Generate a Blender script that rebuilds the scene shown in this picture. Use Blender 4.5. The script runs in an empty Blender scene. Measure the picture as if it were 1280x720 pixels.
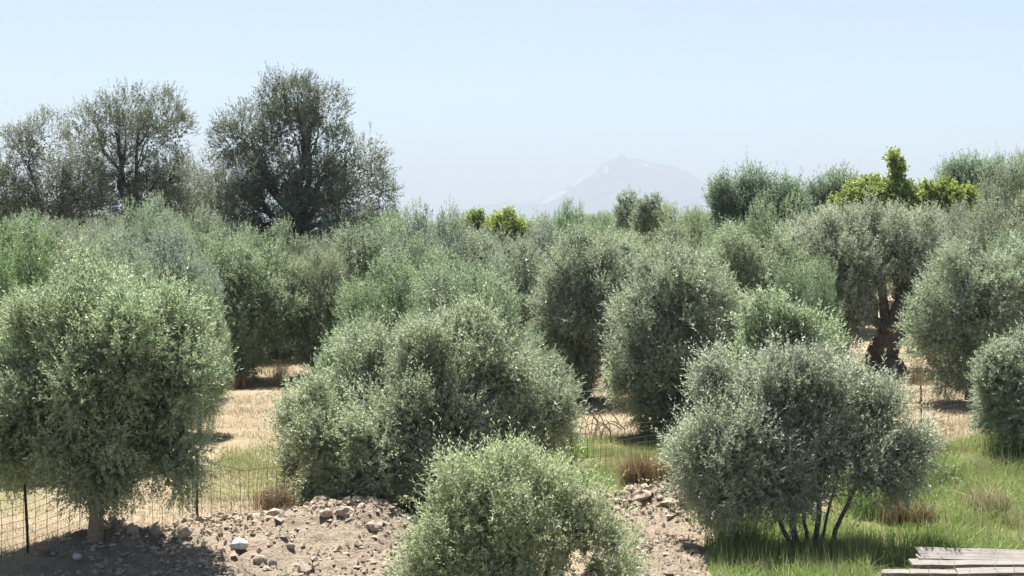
import bpy, math
import numpy as np

C = bpy.context.scene.collection
S = bpy.context.scene
RAD = math.radians
# ------------------------------------------------------------------ camera
F = 1800.0                       # focal length in pixels of a 1280 px wide picture
CAM = np.array((0.0, 0.0, 5.0))
PITCH = math.atan(75.0 / F)
cd = bpy.data.cameras.new('camera'); cam = bpy.data.objects.new('camera', cd); C.objects.link(cam)
cam.location = CAM; cam.rotation_euler = (RAD(90) - PITCH, 0, 0)
cd.sensor_width = 36.0; cd.lens = F / 1280 * 36.0
cd.clip_start = 0.1; cd.clip_end = 60000
S.camera = cam
# ------------------------------------------------------------------ sky and sun
SUN_EL, SUN_AZ = RAD(64), RAD(-14)          # azimuth from +Y (away from the camera) towards +X
w = bpy.data.worlds.new('World'); S.world = w; w.use_nodes = True
wn = w.node_tree.nodes; wl = w.node_tree.links
bg = wn['Background']
sky = wn.new('ShaderNodeTexSky'); sky.sky_type = 'NISHITA'; sky.sun_disc = False
sky.sun_elevation = SUN_EL; sky.sun_rotation = SUN_AZ % (2 * math.pi)
sky.air_density = 0.8; sky.dust_density = 1.0; sky.ozone_density = 1.0; sky.altitude = 100
wl.new(sky.outputs[0], bg.inputs[0]); bg.inputs[1].default_value = 0.05
sd = bpy.data.lights.new('sun', 'SUN'); sun = bpy.data.objects.new('sun', sd); C.objects.link(sun)
sd.energy = 5.0; sd.angle = RAD(0.53); sd.color = (1.0, 0.965, 0.915)
sun.rotation_euler = (RAD(90) - SUN_EL, 0, math.pi - SUN_AZ)
sun.location = (0, 0, 60)
# ------------------------------------------------------------------ render settings
S.view_settings.view_transform = 'Standard'; S.view_settings.look = 'None'
S.view_settings.exposure = 1.76; S.view_settings.gamma = 1.0; S.view_settings.use_curve_mapping = False
cy = S.cycles
cy.max_bounces = 6; cy.diffuse_bounces = 3; cy.glossy_bounces = 2; cy.transmission_bounces = 3
cy.volume_bounces = 0; cy.transparent_max_bounces = 8
cy.caustics_reflective = False; cy.caustics_refractive = False

# ================================================================== helpers
def hash01(ix, iy, iz, seed):
    h = (ix.astype(np.int64) * 374761393 + iy.astype(np.int64) * 668265263 + iz.astype(np.int64) * 2147483647 + seed * 974634777) & 0xffffffff
    h = ((h ^ (h >> 13)) * 1274126177) & 0xffffffff
    h = ((h ^ (h >> 16)) * 2246822519) & 0xffffffff
    return ((h ^ (h >> 15)) & 0xffffff) / float(0xffffff)

def vnoise(p, seed=0):
    """value noise in 0..1 at points p (N,3)"""
    f = np.floor(p); i = f.astype(np.int64); t = p - f; t = t * t * (3 - 2 * t)
    out = 0
    for dx in (0, 1):
        wx = t[:, 0] if dx else 1 - t[:, 0]
        for dy in (0, 1):
            wy = t[:, 1] if dy else 1 - t[:, 1]
            for dz in (0, 1):
                wz = t[:, 2] if dz else 1 - t[:, 2]
                out = out + wx * wy * wz * hash01(i[:, 0] + dx, i[:, 1] + dy, i[:, 2] + dz, seed)
    return out

def fbm2(x, y, freq, seed, octv=4, gain=0.5):
    x = np.asarray(x, float); y = np.asarray(y, float); sh = x.shape
    x = x.ravel(); y = y.ravel(); a = 1.0; s = 0; tot = 0
    for k in range(octv):
        s = s + a * vnoise(np.stack([x * freq + 13.7 * k, y * freq - 7.3 * k, np.full_like(x, seed + .5)], 1), seed + k)
        tot += a; a *= gain; freq *= 2.03
    return (s / tot).reshape(sh)

def sstep(a, b, v):
    t = np.clip((v - a) / (b - a), 0, 1); return t * t * (3 - 2 * t)

def poly_sd(x, y, poly):
    """signed distance to a polygon (positive inside)"""
    sh = np.shape(x); x = np.ravel(x).astype(float); y = np.ravel(y).astype(float)
    inside = np.zeros(x.shape, bool); dist = np.full(x.shape, 1e18); n = len(poly)
    for i in range(n):
        x1, y1 = poly[i]; x2, y2 = poly[(i + 1) % n]
        c = ((y1 > y) != (y2 > y)) & (x < (x2 - x1) * (y - y1) / ((y2 - y1) or 1e-9) + x1)
        inside ^= c
        ex, ey = x2 - x1, y2 - y1
        t = np.clip(((x - x1) * ex + (y - y1) * ey) / (ex * ex + ey * ey), 0, 1)
        dist = np.minimum(dist, (x - x1 - t * ex) ** 2 + (y - y1 - t * ey) ** 2)
    d = np.sqrt(dist); return np.where(inside, d, -d).reshape(sh)

def at(px, py, Y):
    """the point seen at photo pixel (px, py) at distance Y along the ground"""
    a = PITCH; u = (px - 640) / F; v = (360 - py) / F
    d = np.array((u, math.cos(a) + v * math.sin(a), -math.sin(a) + v * math.cos(a)))
    return CAM + d * (Y / d[1])

def mesh(name, verts, faces, mats=(), fattr=None, pattr=None, smooth=False):
    """one mesh from arrays; faces is an (M,k) array or a list of such arrays"""
    if not isinstance(faces, list): faces = [faces]
    faces = [np.asarray(f, np.int32) for f in faces if len(f)]
    me = bpy.data.meshes.new(name)
    verts = np.asarray(verts, np.float32)
    me.vertices.add(len(verts)); me.vertices.foreach_set('co', verts.ravel())
    loops = np.concatenate([f.ravel() for f in faces])
    sizes = np.concatenate([np.full(len(f), f.shape[1], np.int32) for f in faces])
    starts = np.concatenate([[0], np.cumsum(sizes)[:-1]]).astype(np.int32)
    me.loops.add(len(loops)); me.loops.foreach_set('vertex_index', loops)
    me.polygons.add(len(sizes)); me.polygons.foreach_set('loop_start', starts)
    me.update(calc_edges=True)
    for k, v in (fattr or {}).items():
        at_ = me.attributes.new(k, 'FLOAT', 'FACE'); at_.data.foreach_set('value', np.asarray(v, np.float32))
    for k, v in (pattr or {}).items():
        at_ = me.attributes.new(k, 'FLOAT', 'POINT'); at_.data.foreach_set('value', np.asarray(v, np.float32))
    me.polygons.foreach_set('use_smooth', np.full(len(sizes), smooth, bool))
    for m in mats: me.materials.append(m)
    me.validate()
    return me

def link(name, me, parent=None, loc=None):
    o = bpy.data.objects.new(name, me); C.objects.link(o)
    if parent is not None: o.parent = parent
    if loc is not None: o.location = loc
    return o

def tag(o, label=None, cat=None, group=None, kind=None):
    if label: o['label'] = label
    if cat: o['category'] = cat
    if group: o['group'] = group
    if kind: o['kind'] = kind
    return o

def unit(v):
    return v / np.maximum(np.linalg.norm(v, axis=-1, keepdims=True), 1e-9)

def tube(pts, radii, sides=7, cap=True, rough=0.0, rng=None):
    """a tapered tube through pts; returns verts, faces (quads), caps (tris)"""
    pts = np.asarray(pts, float); radii = np.asarray(radii, float); n = len(pts)
    tan = unit(np.gradient(pts, axis=0))
    ref = np.array((0.3, 1.0, 0.1)) if abs(tan[0, 2]) > .8 else np.array((0.05, 0.1, 1.0))
    a = unit(np.cross(tan, ref)); b = np.cross(tan, a)
    ang = np.linspace(0, 2 * math.pi, sides, endpoint=False)
    rr = radii[:, None] * np.ones(sides)[None]
    if rough and rng is not None:
        prof = 1 + rough * rng.standard_normal(sides)
        rr = rr * prof[None] * (1 + 0.4 * rough * rng.standard_normal((n, sides)))
    v = pts[:, None] + rr[..., None] * (np.cos(ang)[None, :, None] * a[:, None] + np.sin(ang)[None, :, None] * b[:, None])
    v = v.reshape(-1, 3)
    i = np.arange(n - 1)[:, None] * sides; j = np.arange(sides)[None]; j2 = (j + 1) % sides
    f = np.stack([i + j, i + j2, i + sides + j2, i + sides + j], -1).reshape(-1, 4)
    tip = len(v); v = np.vstack([v, pts[-1:] + tan[-1:] * radii[-1] * .6])
    e = (n - 1) * sides
    t = np.stack([e + np.arange(sides), e + (np.arange(sides) + 1) % sides, np.full(sides, tip)], -1)
    return v, f, t

def join(parts):
    V, Q, T, o = [], [], [], 0
    for v, q, t in parts:
        V.append(v); Q.append(q + o); T.append(t + o); o += len(v)
    return np.vstack(V), [np.vstack(Q), np.vstack(T)]

def bezier(p0, p1, p2, n):
    t = np.linspace(0, 1, n)[:, None]
    return (1 - t) ** 2 * p0 + 2 * t * (1 - t) * p1 + t * t * p2

# ================================================================== materials
def new_mat(name):
    m = bpy.data.materials.new(name); m.use_nodes = True
    n = m.node_tree.nodes; p = n['Principled BSDF']; return m, n, m.node_tree.links, p

def ramp(n, stops):
    r = n.new('ShaderNodeValToRGB'); e = r.color_ramp.elements
    while len(e) < len(stops): e.new(0.5)
    for k, (pos, col) in enumerate(stops):
        e[k].position = pos; e[k].color = (*col, 1)
    return r

def mixc(n, l, fac, a, b, mode='MIX'):
    m = n.new('ShaderNodeMix'); m.data_type = 'RGBA'; m.blend_type = mode
    for sock, val in ((m.inputs['Factor'], fac), (m.inputs['A'], a), (m.inputs['B'], b)):
        if hasattr(val, 'is_output'): l.new(val, sock)
        elif isinstance(val, (int, float)): sock.default_value = val if sock.type == 'VALUE' else (val, val, val, 1)
        else: sock.default_value = (*val, 1)
    return m.outputs['Result']

def math_(n, l, op, a, b=None):
    m = n.new('ShaderNodeMath'); m.operation = op
    for k, v in ((0, a), (1, b)):
        if v is None: continue
        if hasattr(v, 'is_output'): l.new(v, m.inputs[k])
        else: m.inputs[k].default_value = v
    return m.outputs[0]

def attr(n, name):
    a = n.new('ShaderNodeAttribute'); a.attribute_name = name; return a.outputs['Fac']

def noise(n, l, scale, detail=4, rough=.6, coord='Object'):
    t = n.new('ShaderNodeTexCoord'); x = n.new('ShaderNodeTexNoise')
    x.inputs['Scale'].default_value = scale; x.inputs['Detail'].default_value = detail; x.inputs['Roughness'].default_value = rough
    l.new(t.outputs[coord], x.inputs['Vector']); return x.outputs['Fac']

def leaf_mat(name, top, under, fresh, rough=.42, trans=.28, spec=.5):
    m, n, l, p = new_mat(name)
    g = n.new('ShaderNodeNewGeometry'); oi = n.new('ShaderNodeObjectInfo')
    c = mixc(n, l, g.outputs['Backfacing'], top, under)
    c = mixc(n, l, attr(n, 'fresh'), c, fresh)
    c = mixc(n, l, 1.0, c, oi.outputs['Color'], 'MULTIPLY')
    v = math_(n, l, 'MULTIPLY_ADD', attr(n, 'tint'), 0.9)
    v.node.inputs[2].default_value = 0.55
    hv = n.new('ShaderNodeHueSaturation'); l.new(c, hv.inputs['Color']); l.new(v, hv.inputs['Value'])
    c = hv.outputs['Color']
    l.new(c, p.inputs['Base Color']); p.inputs['Roughness'].default_value = rough
    p.inputs['Specular IOR Level'].default_value = spec
    tr = n.new('ShaderNodeBsdfTranslucent')
    l.new(mixc(n, l, 1.0, c, (1.0, 1.07, .85), 'MULTIPLY'), tr.inputs['Color'])
    mx = n.new('ShaderNodeMixShader'); mx.inputs[0].default_value = trans
    l.new(p.outputs[0], mx.inputs[1]); l.new(tr.outputs[0], mx.inputs[2])
    l.new(mx.outputs[0], n['Material Output'].inputs['Surface'])
    return m

M = {}
M['olive'] = leaf_mat('olive_leaf', (.275, .302, .25), (.40, .42, .38), (.35, .39, .265), .5, .36, .3)
M['vine'] = leaf_mat('broad_leaf', (.23, .30, .055), (.30, .36, .10), (.34, .38, .08), .5, .42)

def bark_mat(name, a, b, sc):
    m, n, l, p = new_mat(name)
    f = noise(n, l, sc, 6, .7)
    r = ramp(n, [(.3, a), (.7, b)]); l.new(f, r.inputs[0]); l.new(r.outputs[0], p.inputs['Base Color'])
    p.inputs['Roughness'].default_value = .9
    bp = n.new('ShaderNodeBump'); bp.inputs['Strength'].default_value = .8; bp.inputs['Distance'].default_value = .04
    l.new(f, bp.inputs['Height']); l.new(bp.outputs[0], p.inputs['Normal'])
    return m
M['bark'] = bark_mat('olive_bark', (.055, .045, .036), (.17, .145, .115), 9)
M['bark_pale'] = bark_mat('young_bark', (.15, .115, .08), (.30, .24, .17), 14)
M['bark_old'] = bark_mat('old_bark', (.07, .05, .038), (.20, .15, .115), 5)

def ground_mat():
    m, n, l, p = new_mat('ground_earth')
    big = noise(n, l, .35, 5, .6); fine = noise(n, l, 5.0, 6, .7); vf = noise(n, l, 26.0, 4, .7)
    straw = ramp(n, [(.25, (.28, .215, .135)), (.5, (.39, .32, .215)), (.75, (.47, .395, .28))]); l.new(fine, straw.inputs[0])
    soil = ramp(n, [(.25, (.21, .165, .12)), (.5, (.35, .288, .22)), (.75, (.45, .38, .30))]); l.new(fine, soil.inputs[0])
    grs = ramp(n, [(.3, (.12, .16, .045)), (.7, (.25, .27, .09))]); l.new(vf, grs.inputs[0])
    gf = math_(n, l, 'MULTIPLY', attr(n, 'green'), .75)
    c = mixc(n, l, gf, straw.outputs[0], grs.outputs[0])
    c = mixc(n, l, attr(n, 'soil'), c, soil.outputs[0])
    var = ramp(n, [(.3, (.82, .8, .78)), (.7, (1.1, 1.08, 1.05))]); l.new(big, var.inputs[0])
    c = mixc(n, l, 1.0, c, var.outputs[0], 'MULTIPLY')
    l.new(c, p.inputs['Base Color']); p.inputs['Roughness'].default_value = .95; p.inputs['Specular IOR Level'].default_value = .1
    bp = n.new('ShaderNodeBump'); bp.inputs['Strength'].default_value = 1.0; bp.inputs['Distance'].default_value = .09
    l.new(math_(n, l, 'ADD', fine, vf), bp.inputs['Height']); l.new(bp.outputs[0], p.inputs['Normal'])
    return m
M['ground'] = ground_mat()

def clod_mat(name, a, b, sc=9):
    m, n, l, p = new_mat(name)
    f = noise(n, l, sc, 6, .7); oi = n.new('ShaderNodeObjectInfo')
    r = ramp(n, [(.3, a), (.7, b)]); l.new(f, r.inputs[0]); l.new(r.outputs[0], p.inputs['Base Color'])
    p.inputs['Roughness'].default_value = .95; p.inputs['Specular IOR Level'].default_value = .15
    bp = n.new('ShaderNodeBump'); bp.inputs['Strength'].default_value = .7; bp.inputs['Distance'].default_value = .02
    l.new(f, bp.inputs['Height']); l.new(bp.outputs[0], p.inputs['Normal'])
    return m
M['clod'] = clod_mat('soil_clod', (.23, .182, .134), (.42, .35, .272))
M['white_rock'] = clod_mat('white_rock', (.36, .34, .30), (.55, .53, .48))
M['tan_rock'] = clod_mat('tan_rock', (.20, .17, .13), (.31, .27, .215))

def blade_mat(name, green_a, green_b, dry_a, dry_b):
    m, n, l, p = new_mat(name)
    t = attr(n, 'tint')
    g = mixc(n, l, t, green_a, green_b); d = mixc(n, l, t, dry_a, dry_b)
    c = mixc(n, l, attr(n, 'dry'), g, d)
    l.new(c, p.inputs['Base Color']); p.inputs['Roughness'].default_value = .55; p.inputs['Specular IOR Level'].default_value = .3
    tr = n.new('ShaderNodeBsdfTranslucent'); l.new(c, tr.inputs['Color'])
    mx = n.new('ShaderNodeMixShader'); mx.inputs[0].default_value = .35
    l.new(p.outputs[0], mx.inputs[1]); l.new(tr.outputs[0], mx.inputs[2]); l.new(mx.outputs[0], n['Material Output'].inputs['Surface'])
    return m
M['blade'] = blade_mat('grass_blade', (.15, .245, .045), (.31, .43, .115), (.22, .175, .095), (.43, .36, .24))
M['russet'] = blade_mat('russet_weed', (.10, .12, .03), (.2, .2, .06), (.12, .075, .042), (.29, .20, .12))

def plain(name, col, rough=.8, metal=0):
    m, n, l, p = new_mat(name)
    f = noise(n, l, 30, 3, .6)
    r = ramp(n, [(.3, tuple(.7 * c for c in col)), (.7, tuple(min(1.2 * c, .95) for c in col))]); l.new(f, r.inputs[0])
    l.new(r.outputs[0], p.inputs['Base Color']); p.inputs['Roughness'].default_value = rough; p.inputs['Metallic'].default_value = metal
    return m
M['rust'] = plain('rusty_wire', (.03, .017, .011), .8)
M['post'] = plain('rusty_post', (.03, .02, .015), .8)
M['pink'] = plain('pink_cloth', (.5, .12, .17), .9)
M['twig'] = plain('dead_twig', (.27, .23, .18), .9)

def wood_mat():
    m, n, l, p = new_mat('weathered_wood')
    t = n.new('ShaderNodeTexCoord'); mp = n.new('ShaderNodeMapping'); mp.inputs['Scale'].default_value = (1.2, 22, 22)
    l.new(t.outputs['Object'], mp.inputs[0])
    x = n.new('ShaderNodeTexNoise'); x.inputs['Scale'].default_value = 2.0; x.inputs['Detail'].default_value = 6; x.inputs['Roughness'].default_value = .7
    l.new(mp.outputs[0], x.inputs['Vector'])
    r = ramp(n, [(.28, (.08, .066, .054)), (.5, (.19, .17, .148)), (.75, (.29, .265, .235))]); l.new(x.outputs['Fac'], r.inputs[0])
    l.new(r.outputs[0], p.inputs['Base Color']); p.inputs['Roughness'].default_value = .9
    bp = n.new('ShaderNodeBump'); bp.inputs['Strength'].default_value = .6; bp.inputs['Distance'].default_value = .01
    l.new(x.outputs['Fac'], bp.inputs['Height']); l.new(bp.outputs[0], p.inputs['Normal'])
    return m
M['wood'] = wood_mat()

def mountain_mat():
    m, n, l, p = new_mat('mountain_rock')
    f = noise(n, l, .004, 8, .65)
    r = ramp(n, [(.3, (.06, .06, .065)), (.7, (.12, .115, .115))]); l.new(f, r.inputs[0])
    c = mixc(n, l, math_(n, l, 'MULTIPLY', attr(n, 'snow'), .35), r.outputs[0], (.5, .5, .52))
    l.new(c, p.inputs['Base Color']); p.inputs['Roughness'].default_value = .95
    return m
M['mountain'] = mountain_mat()

# ================================================================== terrain
SOIL_L = [(-7.5, 19.8), (-7.0, 22.0), (-6.4, 22.9), (-5.4, 23.6), (-4.2, 24.2), (-2.9, 24.4), (-2.1, 24.0), (-1.5, 23.2), (-.9, 21), (-.4, 13), (-8.5, 13), (-7.9, 17)]
SOIL_R = [(1.7, 26.4), (3.6, 26.2), (3.9, 24.6), (3.1, 22.5), (2.7, 19.5), (2.4, 14), (.8, 14), (1.1, 24)]
GREENS = [[(.5, 27.2), (.9, 34.3), (4.9, 35.0), (4.6, 27)],
          [(4.9, 19), (5.2, 24), (6.6, 28.5), (9.5, 33), (13.5, 34), (12, 24), (9.5, 17)],
          [(2.7, 18.5), (3.0, 22.3), (3.7, 24.2), (5.2, 25), (5.3, 19)],
          [(-6.2, 25.5), (-6.4, 32), (-4.6, 34), (-3.4, 27)],
          [(-3.0, 24.6), (-2.6, 27), (-.9, 27), (-1.0, 24.0)],
          [(-10.5, 25), (-11, 31), (-8.8, 31), (-8.4, 25)]]
GREEN_W = [1, 1, 1, .55, 1, .5]

def gauss(x, y, cx, cy, rx, ry): return np.exp(-((x - cx) / rx) ** 2 - ((y - cy) / ry) ** 2)

def soil_mask(x, y):
    nz = (fbm2(x, y, 1.3, 31) - .5) * 1.0
    return np.maximum(sstep(-.15, .25, poly_sd(x, y, SOIL_L) + nz * .6), sstep(-.15, .3, poly_sd(x, y, SOIL_R) + nz * .7))

def green_mask(x, y):
    nz = (fbm2(x, y, .8, 71) - .5) * 1.6; g = 0
    for k, p in enumerate(GREENS): g = np.maximum(g, GREEN_W[k] * sstep(-.3, .7, poly_sd(x, y, p) + nz))
    return g

def base_z(x, y):
    z = (fbm2(x, y, .09, 5, 3) - .5) * .5 * sstep(8, 30, y)
    z = z + 3.4 * sstep(2, 24, x - .05 * (y - 60)) * sstep(48, 88, y) * (1 - .3 * sstep(200, 800, y))
    z = z * (1 - .9 * gauss(x, y, 0, 24, 14, 9))
    return z

def mound_z(x, y):
    r = np.sqrt((x + 6.25) ** 2 + (y - 22.3) ** 2)
    z = .42 * np.clip(1 - r / 1.5, 0, 1) ** 1.0
    # the thrown-up ridge beside the fence
    t = np.clip((x + 5.6) / 3.9, 0, 1)
    ry = 23.0 + .55 * t; h = .30 + .20 * sstep(.3, .75, t) - .22 * sstep(.85, 1.0, t)
    end = sstep(-6.2, -5.0, x) * (1 - sstep(-2.0, -1.0, x))
    dy = y - ry
    z = np.maximum(z, h * end * np.where(dy > 0, np.exp(-(dy / .55) ** 2), np.exp(-(dy / 1.5) ** 2)))
    z = z + .42 * gauss(x, y, 2.6, 25.3, 1.0, .55) + .18 * gauss(x, y, 2.1, 21.2, .9, .8)
    return z

def ground_z(x, y, soil=None):
    x = np.asarray(x, float); y = np.asarray(y, float)
    if soil is None: soil = soil_mask(x, y)
    near = gauss(x, y, 0, 24, 40, 26)
    rough = (fbm2(x, y, 2.2, 11, 4, .6) - .5) * .42 + np.abs(fbm2(x, y, 5.5, 19, 3, .6) - .5) * .28 + (fbm2(x, y, 8.5, 29, 2, .6) - .5) * .13
    return base_z(x, y) + mound_z(x, y) + soil * rough * near + (1 - soil) * near * (fbm2(x, y, 1.5, 3, 3) - .5) * .10

def gz(x, y): return float(ground_z(np.array([x]), np.array([y]))[0])

def axis_pts():
    g = np.geomspace(12, 6400, 46)[1:]
    xs = np.concatenate([-g[::-1], np.arange(-12, -8, .16), np.arange(-8, 4, .075), np.arange(4, 12.001, .16), g])
    ys = np.concatenate([[-60, -30, -10, 0, 6, 10, 13, 15], np.arange(16, 19.5, .14), np.arange(19.5, 26.5, .075), np.arange(26.5, 28, .14), np.arange(28, 40, .25), np.arange(40, 90, 1.0), np.geomspace(90, 12600, 46)])
    return xs, ys
xs, ys = axis_pts()
GX, GY = np.meshgrid(xs, ys)
sm = soil_mask(GX, GY); gm = green_mask(GX, GY)
GZ = ground_z(GX, GY, sm)
def grid_faces(ny, nx):
    i = np.arange(ny - 1)[:, None] * nx + np.arange(nx - 1)[None]
    return np.stack([i, i + 1, i + nx + 1, i + nx], -1).reshape(-1, 4)
o = link('ground', mesh('ground', np.stack([GX, GY, GZ], -1).reshape(-1, 3), grid_faces(len(ys), len(xs)), [M['ground']],
         pattr={'soil': sm.ravel(), 'green': gm.ravel()}, smooth=True)); tag(o, kind='structure')

# the far mountain
prof = np.array([(380, 290), (520, 288), (562, 280), (590, 258), (608, 256), (632, 253), (655, 254), (672, 251), (690, 245), (705, 236), (722, 226), (742, 213), (757, 203), (768, 199), (776, 192), (785, 199),
                 (800, 198), (812, 204), (826, 205), (842, 208), (858, 215), (875, 226), (893, 238), (915, 250), (950, 262), (1010, 275), (1120, 288), (1300, 290)], float)
MY = 10000.0
mx_ = np.linspace(-2200, 3300, 420); my_ = np.linspace(8200, 12200, 70)
HX, HY = np.meshgrid(mx_, my_)
pz = 5 + (285 - np.interp(640 + mx_ / MY * F, prof[:, 0], prof[:, 1])) / F * MY
hw = 1 - np.abs(HY - MY) / 2100.0
rid = (fbm2(HX, HY, .0022, 90, 5, .55) - .5)
off = rid * 900 * np.clip(hw, 0, 1) * 0
prof_here = np.interp(HX + rid * 700 * np.clip(1 - hw, 0, 1) * np.sign(1), mx_, pz)
HZ = np.maximum(prof_here, 0) * np.clip(hw, 0, 1) ** .85 * (1 + .35 * rid * np.clip((1 - hw) * 4, 0, 1)) - 8 * (1 - np.clip(hw * 6, 0, 1))
snow = np.zeros_like(HX)
PX = 640 + HX / HY * F; PY = 285 - (HZ - 5) / HY * F
for sx, sy, ax, ay, sl in ((730, 221, 13, 3.0, -.55), (706, 233, 6, 1.8, -.7), (757, 212, 3, 4, -.8), (693, 246, 16, 3.2, -.5), (807, 207, 5, 2.0, .2), (722, 228, 7, 2.0, -.6)):
    dx = PX - sx; dy = PY - sy - sl * dx
    snow = np.maximum(snow, sstep(0, .5, 1.3 - (dx / ax) ** 2 - (dy / ay) ** 2) * (HY < MY + 60))
o = link('mountain', mesh('mountain', np.stack([HX, HY, HZ], -1).reshape(-1, 3), grid_faces(len(my_), len(mx_)), [M['mountain']], pattr={'snow': snow.ravel()}, smooth=False))
tag(o, kind='structure')

# haze: one closed box of thin even air round everything
def box_mesh(name, lo, hi, mats):
    v = np.array([(x, y, z) for z in (lo[2], hi[2]) for y in (lo[1], hi[1]) for x in (lo[0], hi[0])], float)
    f = np.array([(0, 2, 3, 1), (4, 5, 7, 6), (0, 1, 5, 4), (2, 6, 7, 3), (0, 4, 6, 2), (1, 3, 7, 5)])
    return mesh(name, v, f, mats)
hm = bpy.data.materials.new('haze'); hm.use_nodes = True
hn = hm.node_tree.nodes; hn.remove(hn['Principled BSDF'])
pv = hn.new('ShaderNodeVolumePrincipled'); pv.inputs['Density'].default_value = 0.00019
pv.inputs['Color'].default_value = (.515, .59, .655, 1); pv.inputs['Anisotropy'].default_value = 0.0
for s in ('Density Attribute', 'Color Attribute', 'Temperature Attribute'):
    if s in pv.inputs: pv.inputs[s].default_value = ''
hm.node_tree.links.new(pv.outputs[0], hn['Material Output'].inputs['Volume'])
o = link('haze', box_mesh('haze', (-7000, -400, float(GZ.min()) - 9.5), (7000, 13200, 545), [hm])); tag(o, kind='stuff')

# ================================================================== foliage
def make_crown(rng, lobes, n_shoots, leaf=(.075, .017), per=14, slen=(.16, .44), up=.65, droop=.12, quad=True, gap=.46, fill=.25, fresh=.12, gapf=1.5, longp=.08, outline=.38, b0=.42, core=1.6, coresz=1.15, corer=.8):
    """leafy shoots spread over the shell of several lobes; returns verts, faces and face attributes"""
    L0 = np.asarray(lobes, float); cen = (L0[:, :3] * (L0[:, 3] * L0[:, 5])[:, None]).sum(0) / (L0[:, 3] * L0[:, 5]).sum()
    sub = []
    def layer(lo, hi, excl, space, size, nmax):                    # boughs spaced over the crown's outline
        kk = rng.choice(len(L0), 1600, p=(L0[:, 3] * L0[:, 5]) / (L0[:, 3] * L0[:, 5]).sum())
        uu = unit(rng.standard_normal((1600, 3))); pp = L0[kk, :3] + uu * L0[kk, 3:6] * rng.uniform(lo, hi, (1600, 1))
        ok = np.ones(1600, bool)
        for j in range(len(L0)): ok &= (kk == j) | ((((pp - L0[j, :3]) / L0[j, 3:6]) ** 2).sum(1) > excl)
        acc = np.zeros((0, 3))
        for i in np.nonzero(ok)[0]:
            if len(acc) >= nmax: break
            if len(acc) and ((acc - pp[i]) ** 2).sum(1).min() < (space * b0 * rng.uniform(.8, 1.15)) ** 2: continue
            acc = np.vstack([acc, pp[i]]); r_ = b0 * size * rng.uniform(.6, 1.3)
            sub.append((*pp[i], r_, r_, r_ * rng.uniform(.9, 1.45), *uu[i]))
    layer(.62, 1.12, .5, 1.85, 1.0, 130)
    layer(.2, .45, .3, 1.7, 1.1, 50)
    layer(1.0, 1.2, .95, 2.2, .5, 40)
    L = np.array(sub)
    c, R = L[:, :3], L[:, 3:6]
    wgt = (R[:, 0] * R[:, 1] + R[:, 1] * R[:, 2] + R[:, 0] * R[:, 2]); wgt = wgt / wgt.sum()
    P, N_, got = [], [], 0
    lobe_seed = rng.random(len(L)) * 50
    it = 0
    while got < n_shoots and it < 40:
        it += 1
        m = int(n_shoots * 1.6)
        k = rng.choice(len(L), m, p=wgt)
        u = unit(rng.standard_normal((m, 3)))
        bump = vnoise(u * 2.2 + lobe_seed[k][:, None], 7) - .5
        inner = rng.random(m) < fill
        r = np.where(inner, rng.random(m) ** (1 / 3) * .85, 1 - np.abs(rng.standard_normal(m)) * .14)
        r = r * (1 + outline * 2 * bump)
        p = c[k] + u * R[k] * r[:, None]
        keep = np.ones(m, bool)
        for j in range(len(L)):                                    # thin out what lies inside another bough
            q = (((p - c[j]) / R[j]) ** 2).sum(1)
            keep &= ~((k != j) & (q < .5) & (rng.random(m) < .9))
        g = vnoise(p * gapf * .75 + 3.1, 21) * .6 + vnoise(p * gapf * 2.0, 22) * .4
        keep &= inner | (g > gap + .06 * rng.standard_normal(m))
        P.append(p[keep]); N_.append((unit(u / R[k]) * .55 + L[k][:, 6:9] * .3 + unit(p - cen) * .2)[keep]); got += keep.sum()
    P = np.vstack(P)[:n_shoots]; Nn = unit(np.vstack(N_)[:n_shoots]); n = len(P)
    upv = np.where(Nn[:, 2:3] > -.25, up, -.25) * np.array((0, 0, 1.0))
    D = unit(Nn * .75 + upv + rng.standard_normal((n, 3)) * .33)
    SL = rng.uniform(*slen, n); lg = rng.random(n) < longp; SL[lg] *= 1.7
    D[lg] = unit(D[lg] + (0, 0, .7))
    t = (np.arange(per) + .5) / per
    t = t[None] + rng.uniform(-.3, .3, (n, per)) / per
    pos = P[:, None] + D[:, None] * (SL[:, None] * t)[..., None]
    pos[..., 2] -= droop * SL[:, None] * t ** 2 * (1 - .7 * np.abs(D[:, 2:3]))
    s0 = unit(np.cross(D, rng.standard_normal((n, 3)))); s1 = np.cross(D, s0)
    ang = np.arange(per)[None] * (math.pi / 2 + .35) * 1.0 + (np.arange(per)[None] % 2) * math.pi + rng.uniform(-.5, .5, (n, per))
    sv = np.cos(ang)[..., None] * s0[:, None] + np.sin(ang)[..., None] * s1[:, None]
    l = unit(D[:, None] * .8 + sv * .75 + rng.standard_normal((n, per, 3)) * .22)
    nl = D[:, None] - (D[:, None] * l).sum(-1, keepdims=True) * l
    nl = unit(nl + rng.standard_normal((n, per, 3)) * .38); nl = unit(nl - (nl * l).sum(-1, keepdims=True) * l)
    wv = np.cross(l, nl)
    ll = (leaf[0] * rng.uniform(.7, 1.25, (n, per)))[..., None]; lw = (leaf[1] * rng.uniform(.8, 1.2, (n, per)))[..., None]
    if quad:
        V = np.stack([pos, pos + l * ll * .5 - wv * lw * .5 + nl * lw * .12, pos + l * ll - nl * lw * .25, pos + l * ll * .5 + wv * lw * .5 + nl * lw * .12], 2).reshape(-1, 3)
        F_ = np.arange(len(V)).reshape(-1, 4)
    else:
        V = np.stack([pos + l * ll * .2 - wv * lw * .62, pos + l * ll, pos + l * ll * .2 + wv * lw * .62], 2).reshape(-1, 3)
        F_ = np.arange(len(V)).reshape(-1, 3)
    # leaf bunches deep inside that close the view through the crown
    nc = int(n_shoots * core)
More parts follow.
